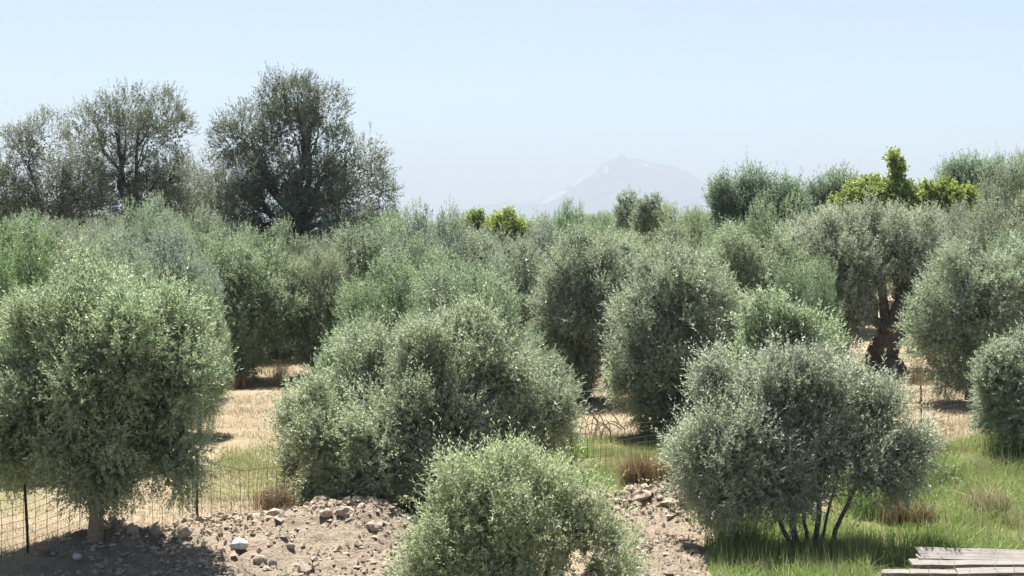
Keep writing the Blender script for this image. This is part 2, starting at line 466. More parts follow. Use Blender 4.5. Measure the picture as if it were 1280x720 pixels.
    if nc:
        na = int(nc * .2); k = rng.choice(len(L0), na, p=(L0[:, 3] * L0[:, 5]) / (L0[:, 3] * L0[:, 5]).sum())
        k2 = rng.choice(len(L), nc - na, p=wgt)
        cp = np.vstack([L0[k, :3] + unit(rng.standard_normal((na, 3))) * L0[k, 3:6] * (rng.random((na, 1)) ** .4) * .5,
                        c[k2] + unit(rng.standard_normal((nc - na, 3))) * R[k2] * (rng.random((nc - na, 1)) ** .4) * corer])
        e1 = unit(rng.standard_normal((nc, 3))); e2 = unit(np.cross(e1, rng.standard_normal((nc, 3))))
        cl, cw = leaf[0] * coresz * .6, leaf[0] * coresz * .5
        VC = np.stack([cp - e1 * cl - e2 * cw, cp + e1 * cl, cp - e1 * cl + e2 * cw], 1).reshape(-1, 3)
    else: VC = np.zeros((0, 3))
    # flipping the winding so that the upper side looks along nl
    F_ = F_[:, ::-1]
    fr = np.clip(rng.random(n) * .5 * fresh * 4 + (rng.random(n) < fresh) * .6, 0, 1)
    clump = (vnoise(P * 1.1, 33) - .5) * .5
    ti = np.clip(rng.random((n, per)) * .75 + clump[:, None] + .12, 0, 1)
    FC = np.arange(len(VC)).reshape(-1, 3) + len(V)
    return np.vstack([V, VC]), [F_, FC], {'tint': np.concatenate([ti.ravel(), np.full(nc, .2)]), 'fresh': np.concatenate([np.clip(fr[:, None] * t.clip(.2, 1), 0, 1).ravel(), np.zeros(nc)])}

def limb_parts(rng, p0, lobe, r0, nsub=5, sides=6, sag=.25):
    """one limb from p0 to a lobe's middle with finer branches inside the lobe"""
    c = np.array(lobe[:3]); R = np.array(lobe[3:6])
    mid = (p0 + c) / 2 + rng.standard_normal(3) * .12 * np.linalg.norm(c - p0); mid[2] += sag * .3 * np.linalg.norm(c - p0)
    pts = bezier(p0, mid, c, 7); pts[1:-1] += rng.standard_normal((5, 3)) * .03 * np.linalg.norm(c - p0)
    out = [tube(pts, np.linspace(r0, r0 * .42, 7), sides, rough=.06, rng=rng)]
    for k in range(nsub):
        i = rng.integers(3, 7); u = unit(rng.standard_normal(3)); u[2] = abs(u[2]) * .9 + .05
        e = c + u * R * rng.uniform(.6, .95)
        q0 = pts[i]; m = (q0 + e) / 2 + rng.standard_normal(3) * .1 * np.linalg.norm(e - q0)
        sp = bezier(q0, m, e, 6); rs = r0 * .42 * rng.uniform(.6, .95)
        out.append(tube(sp, np.linspace(rs, max(rs * .15, .004), 6), 5))
        for q in range(2):
            i2 = rng.integers(2, 5); e2 = sp[i2] + (unit(rng.standard_normal(3)) * .8 + (0, 0, .3)) * R.mean() * .45
            out.append(tube(bezier(sp[i2], (sp[i2] + e2) / 2 + rng.standard_normal(3) * .05, e2, 4), np.linspace(rs * .45, .003, 4), 4))
    return out

TREES = []
def build_tree(name, loc, lobes, label, rng, n_shoots, color=(1, 1, 1), trunk_r=.11, fork=.25, bark='bark', leafm='olive', cat='olive tree', group=None,
               stems=None, nlimb=5, nsub=5, fork_at=None, limb_r=.62, **kw):
    """lobes are given relative to loc, the foot of the trunk"""
    root = bpy.data.objects.new(name, None); C.objects.link(root); root.location = loc; root.empty_display_size = .3
    tag(root, label, cat, group)
    L = np.asarray(lobes, float); cen = L[:, :3].mean(0); low = (L[:, 2] - L[:, 5]).min()
    order = np.argsort(-(L[:, 3] * L[:, 5]))
    if stems is None:
        fk = np.array((cen[0] * .3, cen[1] * .3, max(.35, low + fork * (cen[2] - low))))
        if fork_at is not None: fk = np.array(fork_at, float)
        pts = bezier(np.array((0, 0, -.15)), np.array((rng.normal(0, .05), rng.normal(0, .05), fk[2] * .5)), fk, 7)
        pts[2:-1] += rng.standard_normal((4, 3)) * trunk_r * .25 * (1, 1, 0)
        rad = trunk_r * np.array((1.55, 1.15, 1.0, .95, .9, .9, .95))
        V, Fc = join([tube(pts, rad, 12, rough=.10, rng=rng)])
        link('trunk', mesh('trunk', V, Fc, [M[bark]], smooth=True), root)
        starts = [fk] * len(L)
        tops = starts
    else:
        tops = []
        for b, e, r in stems:
            b = np.array(b, float); e = np.array(e, float)
            pts = bezier(b - (0, 0, .12), (b + e) / 2 + rng.standard_normal(3) * .06, e, 8); pts[1:-1] += rng.standard_normal((6, 3)) * .012
            V, Fc = join([tube(pts, np.linspace(r * 1.15, r * .65, 8), 9, rough=.08, rng=rng)])
            link('trunk', mesh('trunk', V, Fc, [M[bark]], smooth=True), root); tops.append(e)
        tops = np.array(tops)
        starts = [tops[np.argmin(np.linalg.norm(tops[:, :2] - l[:2], axis=1))] for l in L]
    for k in order[:nlimb]:
        r0 = (trunk_r * limb_r if stems is None else trunk_r * .6)
        V, Fc = join(limb_parts(rng, np.array(starts[k]), L[k], r0, nsub))
        link('limb', mesh('limb', V, Fc, [M[bark]], smooth=True), root)
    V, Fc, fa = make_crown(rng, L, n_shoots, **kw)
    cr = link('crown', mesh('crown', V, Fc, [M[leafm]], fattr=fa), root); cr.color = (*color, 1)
    TREES.append(root)
    return root

def px_lobes(base, d, spec, lsc=.87):
    """lobes written as photo pixels (x, y, half width, half height, offset in metres away) at distance d"""
    out = []
    for s in spec:
        px, py, rx, ry = s[:4]; dy = s[4] if len(s) > 4 else 0
        p = at(px, py, d + dy); k = (d + dy) / F
        out.append((p[0] - base[0], p[1] - base[1], p[2] - base[2], rx * k * lsc, .5 * (rx + ry) * k * lsc, ry * k * lsc))
    return out

def hero(name, base_px, d, spec, label, seed, n, lsc=.73, **kw):
    x = (base_px - 640) / F * d; loc = (x, d, gz(x, d))
    return build_tree(name, loc, px_lobes(loc, d, spec, lsc), label, np.random.default_rng(seed), n, **kw)

SILVER = (1.02, 1.02, 1.05); GREY = (.98, .92, .90); GREEN = (.95, 1.04, .80); BRIGHT = (1.0, 1.38, .55); DEEP = (.78, .95, .72); WARM = (1.1, 1.02, .78)

# ---- the near trees
hero('olive_tree', 115, 21.8, [(135, 490, 108, 100), (80, 450, 95, 95, .5), (200, 472, 66, 78), (140, 430, 80, 48), (50, 528, 62, 68, -.3), (212, 540, 46, 56), (130, 568, 88, 46), (205, 434, 50, 42, .3), (20, 500, 45, 90, .3)],
     'dense round olive tree with short pale trunk on the shaded soil mound', 1, 13500, quad=False, leaf=(.072, .019), color=GREEN, trunk_r=.105, bark='bark_pale', fork=.3, nlimb=6, gap=.43, per=14)
hero('olive_tree', 520, 25.6, [(540, 468, 72, 54), (398, 555, 52, 76, -.4), (612, 470, 50, 56, .2), (462, 484, 48, 48, .5), (478, 560, 62, 70, -.8), (560, 570, 70, 62, -.6), (630, 550, 44, 62), (660, 505, 36, 42, .6), (575, 434, 46, 28, .4), (686, 522, 20, 30, .4), (500, 510, 60, 50, .2), (590, 605, 46, 36, -.3)],
     'broad spreading olive behind the ridge of clods with boughs reaching down', 2, 15500, quad=False, leaf=(.074, .0195), color=(1.0, 1.03, .86), trunk_r=.12, nlimb=7, gap=.46)
hero('olive_bush', 640, 16.2, [(650, 665, 90, 85), (575, 680, 58, 62), (720, 670, 60, 70), (645, 640, 60, 38), (640, 740, 110, 60), (708, 640, 48, 44, .2), (588, 640, 48, 42), (570, 730, 50, 50), (745, 720, 40, 60)],
     'young bushy olive at the bottom edge cut off by the frame', 3, 7500, lsc=.73, color=(1.08, 1.12, .85), cat='olive bush', leaf=(.06, .014), b0=.3, slen=(.16, .42), trunk_r=.07, gap=.48, fresh=.2, core=.5, corer=.6, outline=.45, up=.8, fill=.15, longp=.1)
b = at(1010, 682, 22.4); bz = gz(b[0], 22.4)
def st(px, py, e_px, e_py, r, dy=0, dy2=0):
    p = at(px, py, 22.4 + dy); q = at(e_px, e_py, 22.4 + dy2); g = gz(p[0], 22.4 + dy)
    return ((p[0] - b[0], dy, g - bz), (q[0] - b[0], dy2, q[2] - bz), r)
hero('olive_tree', 1010, 22.4, [(1000, 560, 66, 48), (930, 552, 48, 46, -.3), (1075, 552, 50, 46, .2), (905, 500, 30, 34, .2), (965, 495, 40, 40, .1), (1040, 500, 40, 40, .2), (1095, 512, 28, 32, .3), (892, 580, 30, 34, -.2), (1128, 570, 34, 40, .1), (915, 612, 34, 22, -.5), (1100, 600, 30, 26, -.3), (975, 606, 36, 18, -.6), (935, 482, 18, 18, .2), (1000, 488, 24, 16, .2)],
     'multi stemmed olive with dark bare stems fanning out of shaded weeds near the planks', 4, 11500, lsc=.78, quad=False, leaf=(.072, .0185), color=(1.0, 1.0, .93), cat='olive tree', trunk_r=.05, fresh=.1, nlimb=6, nsub=5, gap=.50, fill=.12, core=.5, corer=.7, outline=.45, b0=.30, slen=(.18, .50), up=.75, longp=.1,
     stems=[st(997, 676, 950, 596, .036), st(998, 680, 984, 585, .042, .05), st(1020, 683, 1024, 580, .042, -.1), st(1013, 682, 1000, 600, .03, .1), st(1036, 686, 1080, 590, .034), st(1026, 680, 1050, 600, .026, .15)])
hero('olive_tree', 985, 28.5, [(975, 442, 50, 46), (945, 457, 32, 40), (1003, 452, 32, 45), (978, 430, 34, 24), (978, 500, 52, 45)],
     'fresh green young olive rising behind the multi stemmed one', 5, 4200, quad=False, leaf=(.088, .023), color=(.96, 1.06, .84), trunk_r=.07, up=.8, fresh=.2, gap=.44)
hero('olive_tree', 735, 42.0, [(735, 385, 62, 75), (700, 410, 38, 50), (770, 400, 38, 60), (745, 330, 52, 34), (735, 445, 40, 36), (733, 472, 28, 24)],
     'dark skirted olive with a tapering bottom left of the shaded ditch', 6, 6000, lsc=.84, color=(.98, 1.0, .88), trunk_r=.13, leaf=(.085, .02), quad=False, gap=.44)
hero('olive_tree', 862, 34.8, [(845, 420, 72, 85), (800, 460, 42, 52, -.3), (880, 470, 58, 66), (855, 350, 55, 35), (825, 500, 48, 36), (905, 430, 40, 60, .5)],
     'large olive with dark hollow centre overhanging the green grass behind the fence', 7, 8000, lsc=.84, color=(.97, 1.0, .88), trunk_r=.13, leaf=(.082, .019), quad=False, gap=.45)
hero('olive_tree', 948, 41.0, [(945, 380, 52, 66), (965, 345, 36, 44), (920, 335, 40, 38), (950, 430, 45, 40)],
     'green topped olive right behind the hollow dark one', 8, 5000, lsc=.84, color=(.94, 1.02, .82), trunk_r=.13, leaf=(.085, .02), quad=False, up=.7, gap=.44)
hero('old_olive_tree', 1110, 50.5, [(1050, 335, 58, 62, -.2), (1032, 308, 46, 36), (1135, 308, 48, 46, .3), (1045, 390, 38, 46, -.5), (1155, 345, 30, 50), (1090, 290, 52, 28, .6), (1140, 385, 22, 36, .6), (1110, 320, 30, 26, .9), (1140, 392, 22, 24, .9)],
     'ancient olive with a thick hollowed reddish trunk', 9, 8500, lsc=.86, color=(.98, .98, .88), trunk_r=.56, fork_at=(.0, 0, 1.5), limb_r=.34, nlimb=6, bark='bark_old', leaf=(.09, .021), quad=False, gap=.42, fill=.2)
hero('olive_tree', 1215, 41.5, [(1215, 385, 68, 62), (1170, 410, 34, 52), (1255, 390, 50, 62), (1215, 345, 52, 34), (1215, 445, 52, 42), (1280, 360, 36, 50)],
     'silvery round olive right of the ancient hollow trunk', 10, 6500, lsc=.84, color=(1.0, 1.06, .92), trunk_r=.13, leaf=(.085, .02), quad=False, gap=.45)
hero('olive_tree', 1275, 30.5, [(1280, 500, 42, 46), (1258, 480, 26, 32), (1300, 510, 48, 50), (1295, 460, 40, 26)],
     'olive cut by the right edge, low in front of the straw bank', 11, 4200, quad=False, leaf=(.088, .023), color=(.98, 1.02, .9), trunk_r=.09, gap=.44)
# ---- the tall old trees behind on the left
tall = dict(cat='tall tree', leaf=(.10, .03), quad=False, up=.5, per=14, core=.25, bark='bark', b0=.72, slen=(.25, .55), fill=.22, fresh=.05, outline=.3, gapf=.8)
hero('tall_tree', 75, 62.0, [(75, 235, 42, 40), (40, 190, 26, 26), (100, 215, 30, 30), (60, 260, 48, 26), (28, 175, 14, 14), (20, 235, 16, 30), (110, 260, 28, 24), (40, 275, 36, 22), (90, 278, 34, 20)],
     'shorter fan stemmed old tree left of the two tall ones', 21, 4600, color=(.58, .58, .54), trunk_r=.13, fork=.0, nlimb=7, nsub=6, gap=.47, lsc=.9, **tall)
hero('tall_tree', 158, 64.0, [(150, 152, 32, 28), (203, 148, 22, 26), (125, 175, 28, 24), (185, 165, 36, 30), (150, 190, 38, 30), (220, 165, 15, 14), (160, 225, 42, 34), (200, 220, 32, 30), (225, 225, 22, 26), (105, 180, 12, 14), (190, 255, 40, 26), (140, 255, 26, 20), (215, 265, 30, 24)],
     'tall open crowned tree with two rounded tops left of the tallest', 22, 5600, color=(.54, .55, .50), trunk_r=.2, fork=.12, nlimb=9, nsub=7, gap=.47, lsc=.9, **tall)
hero('tall_tree', 372, 60.0, [(370, 134, 32, 28), (392, 150, 26, 26), (350, 168, 26, 24), (300, 170, 28, 26), (385, 175, 40, 32), (322, 213, 42, 32), (432, 205, 30, 28), (455, 215, 22, 26), (375, 225, 60, 42), (430, 245, 36, 34), (300, 245, 36, 30), (385, 275, 62, 34, -.6), (478, 240, 12, 18), (285, 190, 14, 14), (362, 112, 14, 12), (330, 265, 44, 32), (440, 275, 34, 26), (300, 275, 30, 24)],
     'tallest tree with dense dark foot and peaked airy top', 23, 11000, color=(.48, .51, .47), trunk_r=.24, fork=.15, nlimb=13, nsub=7, gap=.47, lsc=.86, **tall)
hero('tall_tree', 262, 68.0, [(255, 230, 30, 24), (275, 250, 26, 30), (232, 245, 24, 28), (262, 270, 40, 20)],
     'low bushy tree filling the gap between the two tallest', 24, 2600, color=(.55, .56, .52), trunk_r=.18, nlimb=4, nsub=6, gap=.47, lsc=.86, **tall)
hero('tall_tree', -10, 62.0, [(-14, 240, 22, 34), (0, 255, 16, 22), (-30, 225, 26, 30)],
     'tree with only its right edge showing at the far left', 25, 1500, color=(.55, .56, .52), trunk_r=.18, nlimb=3, nsub=5, gap=.47, lsc=.86, **tall)
# ---- trees of another kind at the back
hero('leafy_tree', 1120, 70.0, [(1085, 250, 36, 19), (1130, 250, 36, 17), (1180, 250, 32, 17), (1119, 228, 8, 10), (1120, 212, 5, 9), (1118, 198, 6, 7), (1090, 232, 12, 8), (1205, 252, 14, 12), (1060, 254, 18, 15), (1152, 240, 14, 9)],
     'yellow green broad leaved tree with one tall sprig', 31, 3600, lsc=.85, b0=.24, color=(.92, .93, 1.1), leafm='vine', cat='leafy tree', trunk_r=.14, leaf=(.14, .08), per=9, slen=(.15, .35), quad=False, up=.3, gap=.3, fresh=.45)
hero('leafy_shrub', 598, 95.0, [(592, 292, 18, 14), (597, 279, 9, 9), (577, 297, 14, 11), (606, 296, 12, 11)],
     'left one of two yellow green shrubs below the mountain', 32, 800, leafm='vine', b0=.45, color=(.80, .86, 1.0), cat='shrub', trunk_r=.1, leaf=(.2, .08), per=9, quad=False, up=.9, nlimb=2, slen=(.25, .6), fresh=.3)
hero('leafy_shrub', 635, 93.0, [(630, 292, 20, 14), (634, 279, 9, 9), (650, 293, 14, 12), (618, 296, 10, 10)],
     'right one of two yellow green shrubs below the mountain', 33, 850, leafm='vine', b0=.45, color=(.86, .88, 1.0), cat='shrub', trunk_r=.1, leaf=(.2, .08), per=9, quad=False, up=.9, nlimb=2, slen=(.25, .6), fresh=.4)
feath = dict(b0=.6, cat='tree', leaf=(.17, .035), quad=False, up=1.3, slen=(.4, .9), gap=.30, fresh=.1, longp=.1)
hero('feathery_tree', 935, 66.0, [(935, 262, 42, 28), (960, 266, 34, 28), (925, 284, 32, 24), (938, 246, 20, 15), (972, 254, 18, 14), (899, 258, 7, 26), (985, 270, 22, 22)],
     'dark feathery tree with a narrow spire on its left side against the sky', 34, 3200, color=(.60, .74, .60), trunk_r=.14, nlimb=4, **feath)
hero('feathery_tree', 1025, 76.0, [(1020, 256, 26, 20), (1045, 250, 26, 16), (1000, 264, 20, 18)],
     'feathery tree between the narrow spired one and the yellow green tree', 35, 1500, color=(.64, .76, .62), trunk_r=.14, nlimb=3, **feath)
hero('feathery_tree', 1215, 82.0, [(1200, 230, 24, 18), (1228, 226, 26, 18), (1215, 250, 34, 22)],
     'feathery dark tree on the rise just right of the yellow green one', 36, 1600, color=(.60, .74, .60), trunk_r=.14, nlimb=3, **feath)

hero('small_tree', 785, 84.0, [(785, 272, 14, 16), (783, 258, 9, 9), (789, 264, 9, 10)],
     'left one of a pair of small narrow trees before the mountain', 37, 520, lsc=.9, color=(.62, .74, .6), cat='tree', trunk_r=.1, leaf=(.13, .034), b0=.4, quad=False, nlimb=2, nsub=3, slen=(.2, .4))
hero('small_tree', 812, 80.0, [(812, 275, 18, 20), (812, 260, 13, 11), (818, 268, 12, 12)],
     'right one of a pair of small narrow trees before the mountain', 38, 800, lsc=.9, color=(.70, .80, .66), cat='tree', trunk_r=.1, leaf=(.13, .034), b0=.4, quad=False, nlimb=2, nsub=3, slen=(.2, .4))

# ---- middle rows: seven olive shapes, each copied
PROTO = []
for k in range(7):
    r = np.random.default_rng(100 + k)
    L = [(0, 0, 2.5, 1.5, 1.5, 1.75)]
    for q in range(8):
        a = q / 8 * 2 * math.pi + r.uniform(-.4, .4); s = r.uniform(.7, 1.05)
        L.append((math.cos(a) * 1.2, math.sin(a) * 1.2, r.uniform(1.1, 2.7), s, s, s * r.uniform(.85, 1.25)))
    for q in range(6):
        a = q / 6 * 2 * math.pi + r.uniform(-.4, .4); s = r.uniform(.65, 1.0); rd = r.uniform(.5, 1.1)
        L.append((math.cos(a) * rd, math.sin(a) * rd, r.uniform(3.0, 3.75), s, s, s))
    t = build_tree('olive_tree', (0, 0, 0), L, 'x', r, 5500, trunk_r=.14, leaf=(.09, .0215), quad=False, gap=.46, b0=.5, nlimb=5, nsub=4, fresh=.14, up=.6, longp=.05, outline=.26)
    PROTO.append([t, False])
def put(proto, px, d, wpx, ytop, color, label, rot, group=None, name=None):
    src, used = PROTO[proto]
    x = (px - 640) / F * d; z = gz(x, d); top = at(px, ytop, d)[2]
    if used:
        r = src.copy(); C.objects.link(r)
        for ch in src.children:
            c = ch.copy(); C.objects.link(c); c.parent = r
        TREES.append(r)
    else:
        r = src; PROTO[proto][1] = True
    r.location = (x, d, z - .05); r.rotation_euler = (0, 0, rot)
    sx = wpx * 1.2 * d / F / 4.5; r.scale = (sx, sx, (top - z) / 4.7)
    for ch in r.children:
        if ch.name.startswith('crown'): ch.color = (color[0] * .87, color[1] * .93, color[2] * .88, 1)
    tag(r, label, 'olive tree'); r.pop('group', None) if 'group' in r else None
    if group: r['group'] = group
    return r
MID = [
    (15, 37, 120, 286, (.86, 1.02, .68), 'bright green olive at the far left edge below the fan stemmed tree'),
    (95, 45, 105, 288, GREY, 'grey olive right of the bright green one at the left edge'),
    (158, 31, 112, 322, (.98, 1.02, .86), 'green grey olive directly behind the round tree on the mound'),
    (55, 30, 130, 365, (.98, 1.03, .86), 'olive behind the left side of the round tree on the mound'),
    (182, 54, 90, 261, (1.06, 1.1, .98), 'pale silvery olive peaking in front of the tall tree with two tops'),
    (140, 50, 90, 285, SILVER, 'silvery olive left of the pale peaking one'),
    (248, 52, 100, 276, (1.04, 1.04, .92), 'silvery olive standing in front of the gap between the tall trees'),
    (215, 42, 110, 296, SILVER, 'silvery olive left of the dark hollowed one by the straw clearing'),
    (300, 47, 132, 298, (.92, .98, .78), 'olive with dark underside and thin trunk at the back of the straw clearing'),
    (390, 48, 92, 312, (1.0, .96, .82), 'olive with thin bare trunk standing right of the straw clearing'),
    (345, 60, 90, 284, GREY, 'grey olive in front of the dark foot of the tallest tree'),
    (432, 58, 100, 276, GREY, 'grey olive in front of the right side of the tallest tree'),
    (480, 50, 120, 283, (1.0, 1.03, .9), 'silvery olive right of the tallest tree'),
    (530, 49, 100, 272, SILVER, 'silver domed olive left of the yellow green shrubs'),
    (478, 38, 118, 330, (.96, 1.05, .82), 'green tinged olive left of centre behind the spreading one'),
    (445, 31, 110, 405, (1.0, 1.08, .9), 'olive behind the left shoulder of the broad spreading tree'),
    (585, 35, 140, 328, (1.0, 1.05, .9), 'silvery olive right behind the top of the broad spreading tree'),
    (545, 42, 105, 312, (.98, 1.02, .86), 'olive between the silver domed one and the broad spreading tree'),
    (640, 45, 125, 306, (1.02, 1.02, .92), 'grey olive left of the dark skirted one'),
    (600, 58, 100, 288, GREY, 'dull grey olive just below the left yellow green shrub'),
    (675, 55, 105, 284, SILVER, 'silvery olive right of and below the yellow green shrubs'),
    (655, 33.5, 110, 425, (1.0, 1.0, .88), 'thin grey olive behind the right side of the broad spreading tree'),
    (713, 74, 60, 259, (.74, .92, .66), 'round darker olive rising right of the yellow green shrubs against the mountain'),
    (745, 60, 120, 288, (1.0, 1.04, .84), 'olive above and behind the dark skirted one'),
    (822, 62, 110, 292, (1.0, .98, .86), 'grey green olive below the pair of small trees'),
    (868, 68, 95, 268, (1.02, 1.02, .78), 'yellowish olive left of the dark feathery tree'),
    (915, 56, 90, 282, (.95, 1.04, .8), 'green olive in front of the dark feathery tree'),
    (985, 55, 95, 262, (1.0, 1.04, .84), 'pale olive left of the crown of the ancient hollow one'),
    (1050, 62, 80, 270, (.98, 1.0, .9), 'silver olive just below the yellow green tree'),
    (1195, 58, 95, 262, GREY, 'grey olive behind the right side of the ancient hollow one'),
    (1160, 64, 80, 264, (.96, .98, .9), 'dusty olive standing in front of the yellow green tree'),
    (1265, 64, 95, 198, (1.0, 1.0, .9), 'tall silvery olive on the rise at the upper right edge'),
    (1245, 54, 100, 258, (1.0, .94, .84), 'dull grey olive above the silvery round one at the right'),
    (1010, 37.5, 80, 330, (.96, 1.04, .84), 'olive between the green topped one and the ancient hollow one'),
    (30, 50, 110, 288, (1.0, 1.04, .9), 'silvery olive in front of the foot of the fan stemmed tree'),
    (75, 57, 100, 283, (.96, 1.0, .88), 'olive behind the grey one at the left with its top below the fan stems'),
    (118, 58, 90, 278, (1.04, 1.04, .96), 'pale olive left of the trunk of the tall tree with two tops'),
    (212, 60, 90, 268, (1.0, 1.02, .9), 'olive just right of the trunk of the tall tree with two tops'),
    (290, 57, 90, 282, (1.0, 1.03, .92), 'pale olive before the left foot of the tallest tree'),
    (320, 54, 100, 290, (.98, 1.02, .86), 'olive above the dark undersided one of the straw clearing'),
    (405, 55, 90, 296, (1.02, 1.03, .94), 'silvery olive above the bare trunked one right of the clearing'),
    (135, 39, 120, 312, (1.0, 1.04, .9), 'silvery olive between the grey one and the one behind the mound tree'),
    (248, 35, 62, 358, (.98, 1.05, .86), 'olive peeping out at the right shoulder of the round mound tree'),
    (1285, 48, 110, 300, (.98, 1.08, .9), 'olive cut by the right edge behind the silvery round one'),
]
rr = np.random.default_rng(7)
for k, (px, d, wp, yt, col, lab) in enumerate(MID):
    put(k % 7, px, d, wp, yt, col, lab, rr.uniform(0, 6.28))
# far rows, of which only crown tops show
FAR = [(500, 88, 75, 269), (520, 110, 50, 272), (548, 120, 45, 277), (565, 96, 55, 278), (660, 105, 60, 279), (690, 130, 50, 276), (680, 100, 45, 278), (745, 115, 60, 272), (765, 150, 55, 270), (775, 190, 45, 268), (740, 210, 40, 270),
       (800, 130, 55, 274), (835, 120, 55, 274), (850, 160, 45, 275), (862, 230, 26, 272), (880, 140, 60, 270), (875, 100, 50, 262), (905, 95, 60, 266), (720, 160, 50, 275), (610, 140, 45, 276), (640, 170, 45, 277), (575, 180, 45, 277),
       (820, 210, 40, 276), (895, 200, 40, 272), (470, 100, 60, 262), (1080, 90, 70, 245), (1160, 92, 70, 240), (1245, 96, 60, 206), (1285, 90, 60, 200), (985, 95, 60, 240), (450, 130, 50, 270), (-10, 78, 90, 276), (40, 84, 80, 278), (85, 76, 90, 280), (125, 88, 80, 276), (175, 80, 80, 278), (220, 76, 90, 276), (265, 84, 80, 274), (310, 76, 80, 280), (20, 110, 70, 274), (110, 115, 70, 272), (240, 110, 70, 272), (420, 84, 80, 272), (480, 76, 80, 275)]
for k, (px, d, wp, yt) in enumerate(FAR):
    v = rr.uniform(.9, 1.05)
    q = 0 if px < 330 else 1 if px < 560 else 2 if px < 890 else 3
    lab, grp = [('dull olive crown half hidden between the feet of the tall trees', 'far olives behind the tall trees'), ('small dull olive crown on the skyline right of the tallest tree', 'far olives right of the tallest tree'),
                ('small dull olive crown on the skyline below the mountain', 'far olives below the mountain'), ('dull olive crown far back on the rise around the yellow green tree', 'far olives on the rise')][q]
    put(k % 7, px, d, wp, yt, (.82 * v, .94 * v, .74), lab, rr.uniform(0, 6.28), grp)

# ================================================================== grass and weeds
def blades(rng, x, y, h, wd, lean=.35, seg=True, dry=0.5, tint=None, green_of=None):
    n = len(x); z = ground_z(x, y) - .01
    b = np.stack([x, y, z], 1); a = rng.uniform(0, 2 * math.pi, n)
    side = np.stack([np.cos(a), np.sin(a), 0 * a], 1)
    la = rng.uniform(0, 2 * math.pi, n); le = np.abs(rng.normal(0, lean, n)) + .05
    ld = np.stack([np.cos(la) * le, np.sin(la) * le, 0 * la], 1)
    h = h[:, None]; wd = np.broadcast_to(wd, (n,))[:, None]; up = np.array((0, 0, 1.0))
    tip = b + h * (up * (1 - .25 * le[:, None]) + ld)
    d = np.clip(np.broadcast_to(dry, (n,)), 0, 1)
    t = rng.random(n) if tint is None else tint
    if not seg:
        V = np.stack([b - side * wd, b + side * wd, tip], 1).reshape(-1, 3)
        return V, np.arange(len(V)).reshape(-1, 3), t, d
    mid = b + h * (up * .55 + ld * .3)
    V = np.stack([b - side * wd, b + side * wd, mid - side * wd * .8, mid + side * wd * .8, tip], 1).reshape(-1, 3)
    i = np.arange(n)[:, None] * 5
    F_ = np.concatenate([i + (0, 1, 3), i + (0, 3, 2), i + (2, 3, 4)], 1).reshape(-1, 3)
    return V, F_, np.repeat(t, 3), np.repeat(d, 3)

def scatter(rng, poly, n, clump=.5, freq=1.2, seed=0):
    P = np.array(poly); lo, hi = P.min(0), P.max(0); X, Y = [], []; got = 0; it = 0
    while got < n and it < 60:
        it += 1
        x = rng.uniform(lo[0], hi[0], 4 * n); y = rng.uniform(lo[1], hi[1], 4 * n)
        k = poly_sd(x, y, poly) > 0
        x, y = x[k], y[k]
        d = fbm2(x, y, freq, 200 + seed, 3)
        k = rng.random(len(x)) < np.clip((d - .5) * 4 * clump + 1 - clump, .03, 1)
        X.append(x[k]); Y.append(y[k]); got += k.sum()
    return np.concatenate(X)[:n], np.concatenate(Y)[:n]

def stuff_grass(name, sets, mat):
    V, F_, T, D, o = [], [], [], [], 0
    for v, f, t, d in sets: V.append(v); F_.append(f + o); T.append(t); D.append(d); o += len(v)
    ob = link(name, mesh(name, np.vstack(V), np.vstack(F_), [M[mat]], fattr={'tint': np.concatenate(T), 'dry': np.concatenate(D)}))
    return tag(ob, kind='stuff')

g = np.random.default_rng(55)
sets = []
DRY = [([(-9.5, 19), (-10.5, 26), (-13, 40), (-14, 58), (-3, 58), (-1, 42), (-1.6, 27), (-5.6, 23.9), (-7.0, 22.4), (-7.6, 19)], 46000, .17),
       ([(-1, 30), (-1.5, 50), (6, 52), (6, 35), (3, 34.6), (.6, 33.5)], 24000, .20),
       ([(6, 30), (7, 52), (16, 56), (16, 36), (12, 33)], 26000, .22)]
for k, (poly, n, hh) in enumerate(DRY):
    x, y = scatter(g, poly, n, .6, .9, k)
    s = soil_mask(x, y); gr = green_mask(x, y); m = (s < .5); x, y, gr = x[m], y[m], gr[m]
    h = hh * g.uniform(.35, 1.0, len(x)) * (.55 + .9 * fbm2(x, y, .6, 61, 3))
    sets.append(blades(g, x, y, h, .005 + .0001 * y, .8, False, 1 - .75 * gr * (g.random(len(x)) < .8)))
tag(stuff_grass('dry_grass', sets, 'blade'), 'dry straw coloured grass covering the ground between the olive rows', 'grass')
sets = []
GR = [(GREENS[0], 20000, .26, .04), (GREENS[1], 42000, .46, .18), (GREENS[2], 11000, .36, .2), (GREENS[3], 5000, .22, .5), (GREENS[4], 4500, .36, .1)]
for k, (poly, n, hh, dr) in enumerate(GR):
    x, y = scatter(g, poly, n, .55, 1.0, 10 + k)
    s = soil_mask(x, y); m = s < .75; x, y = x[m], y[m]
    m = ~((x > 5.1) & (x < 9.5) & (y > 18) & (y < 21.05)) | (g.random(len(x)) < .02); x, y = x[m], y[m]
    patch = sstep(.46, .64, fbm2(x, y, .55, 301, 3))
    h = hh * g.uniform(.4, 1.0, len(x)) * (.25 + 1.5 * fbm2(x, y, 1.1, 62, 3) ** 1.3)
    dry = ((g.random(len(x)) < dr + .5 * patch) * g.uniform(.5, 1, len(x)))
    sets.append(blades(g, x, y, h, .0048, .55, k != 0, dry))
    # flowering stalks with tan heads
    m = g.random(len(x)) < .10
    xs_, ys_ = x[m], y[m]; hs = h[m] * 1.5 + .1
    sets.append(blades(g, xs_, ys_, hs, .0045, .2, False, g.uniform(.6, 1, len(xs_)), np.full(len(xs_), .6)))
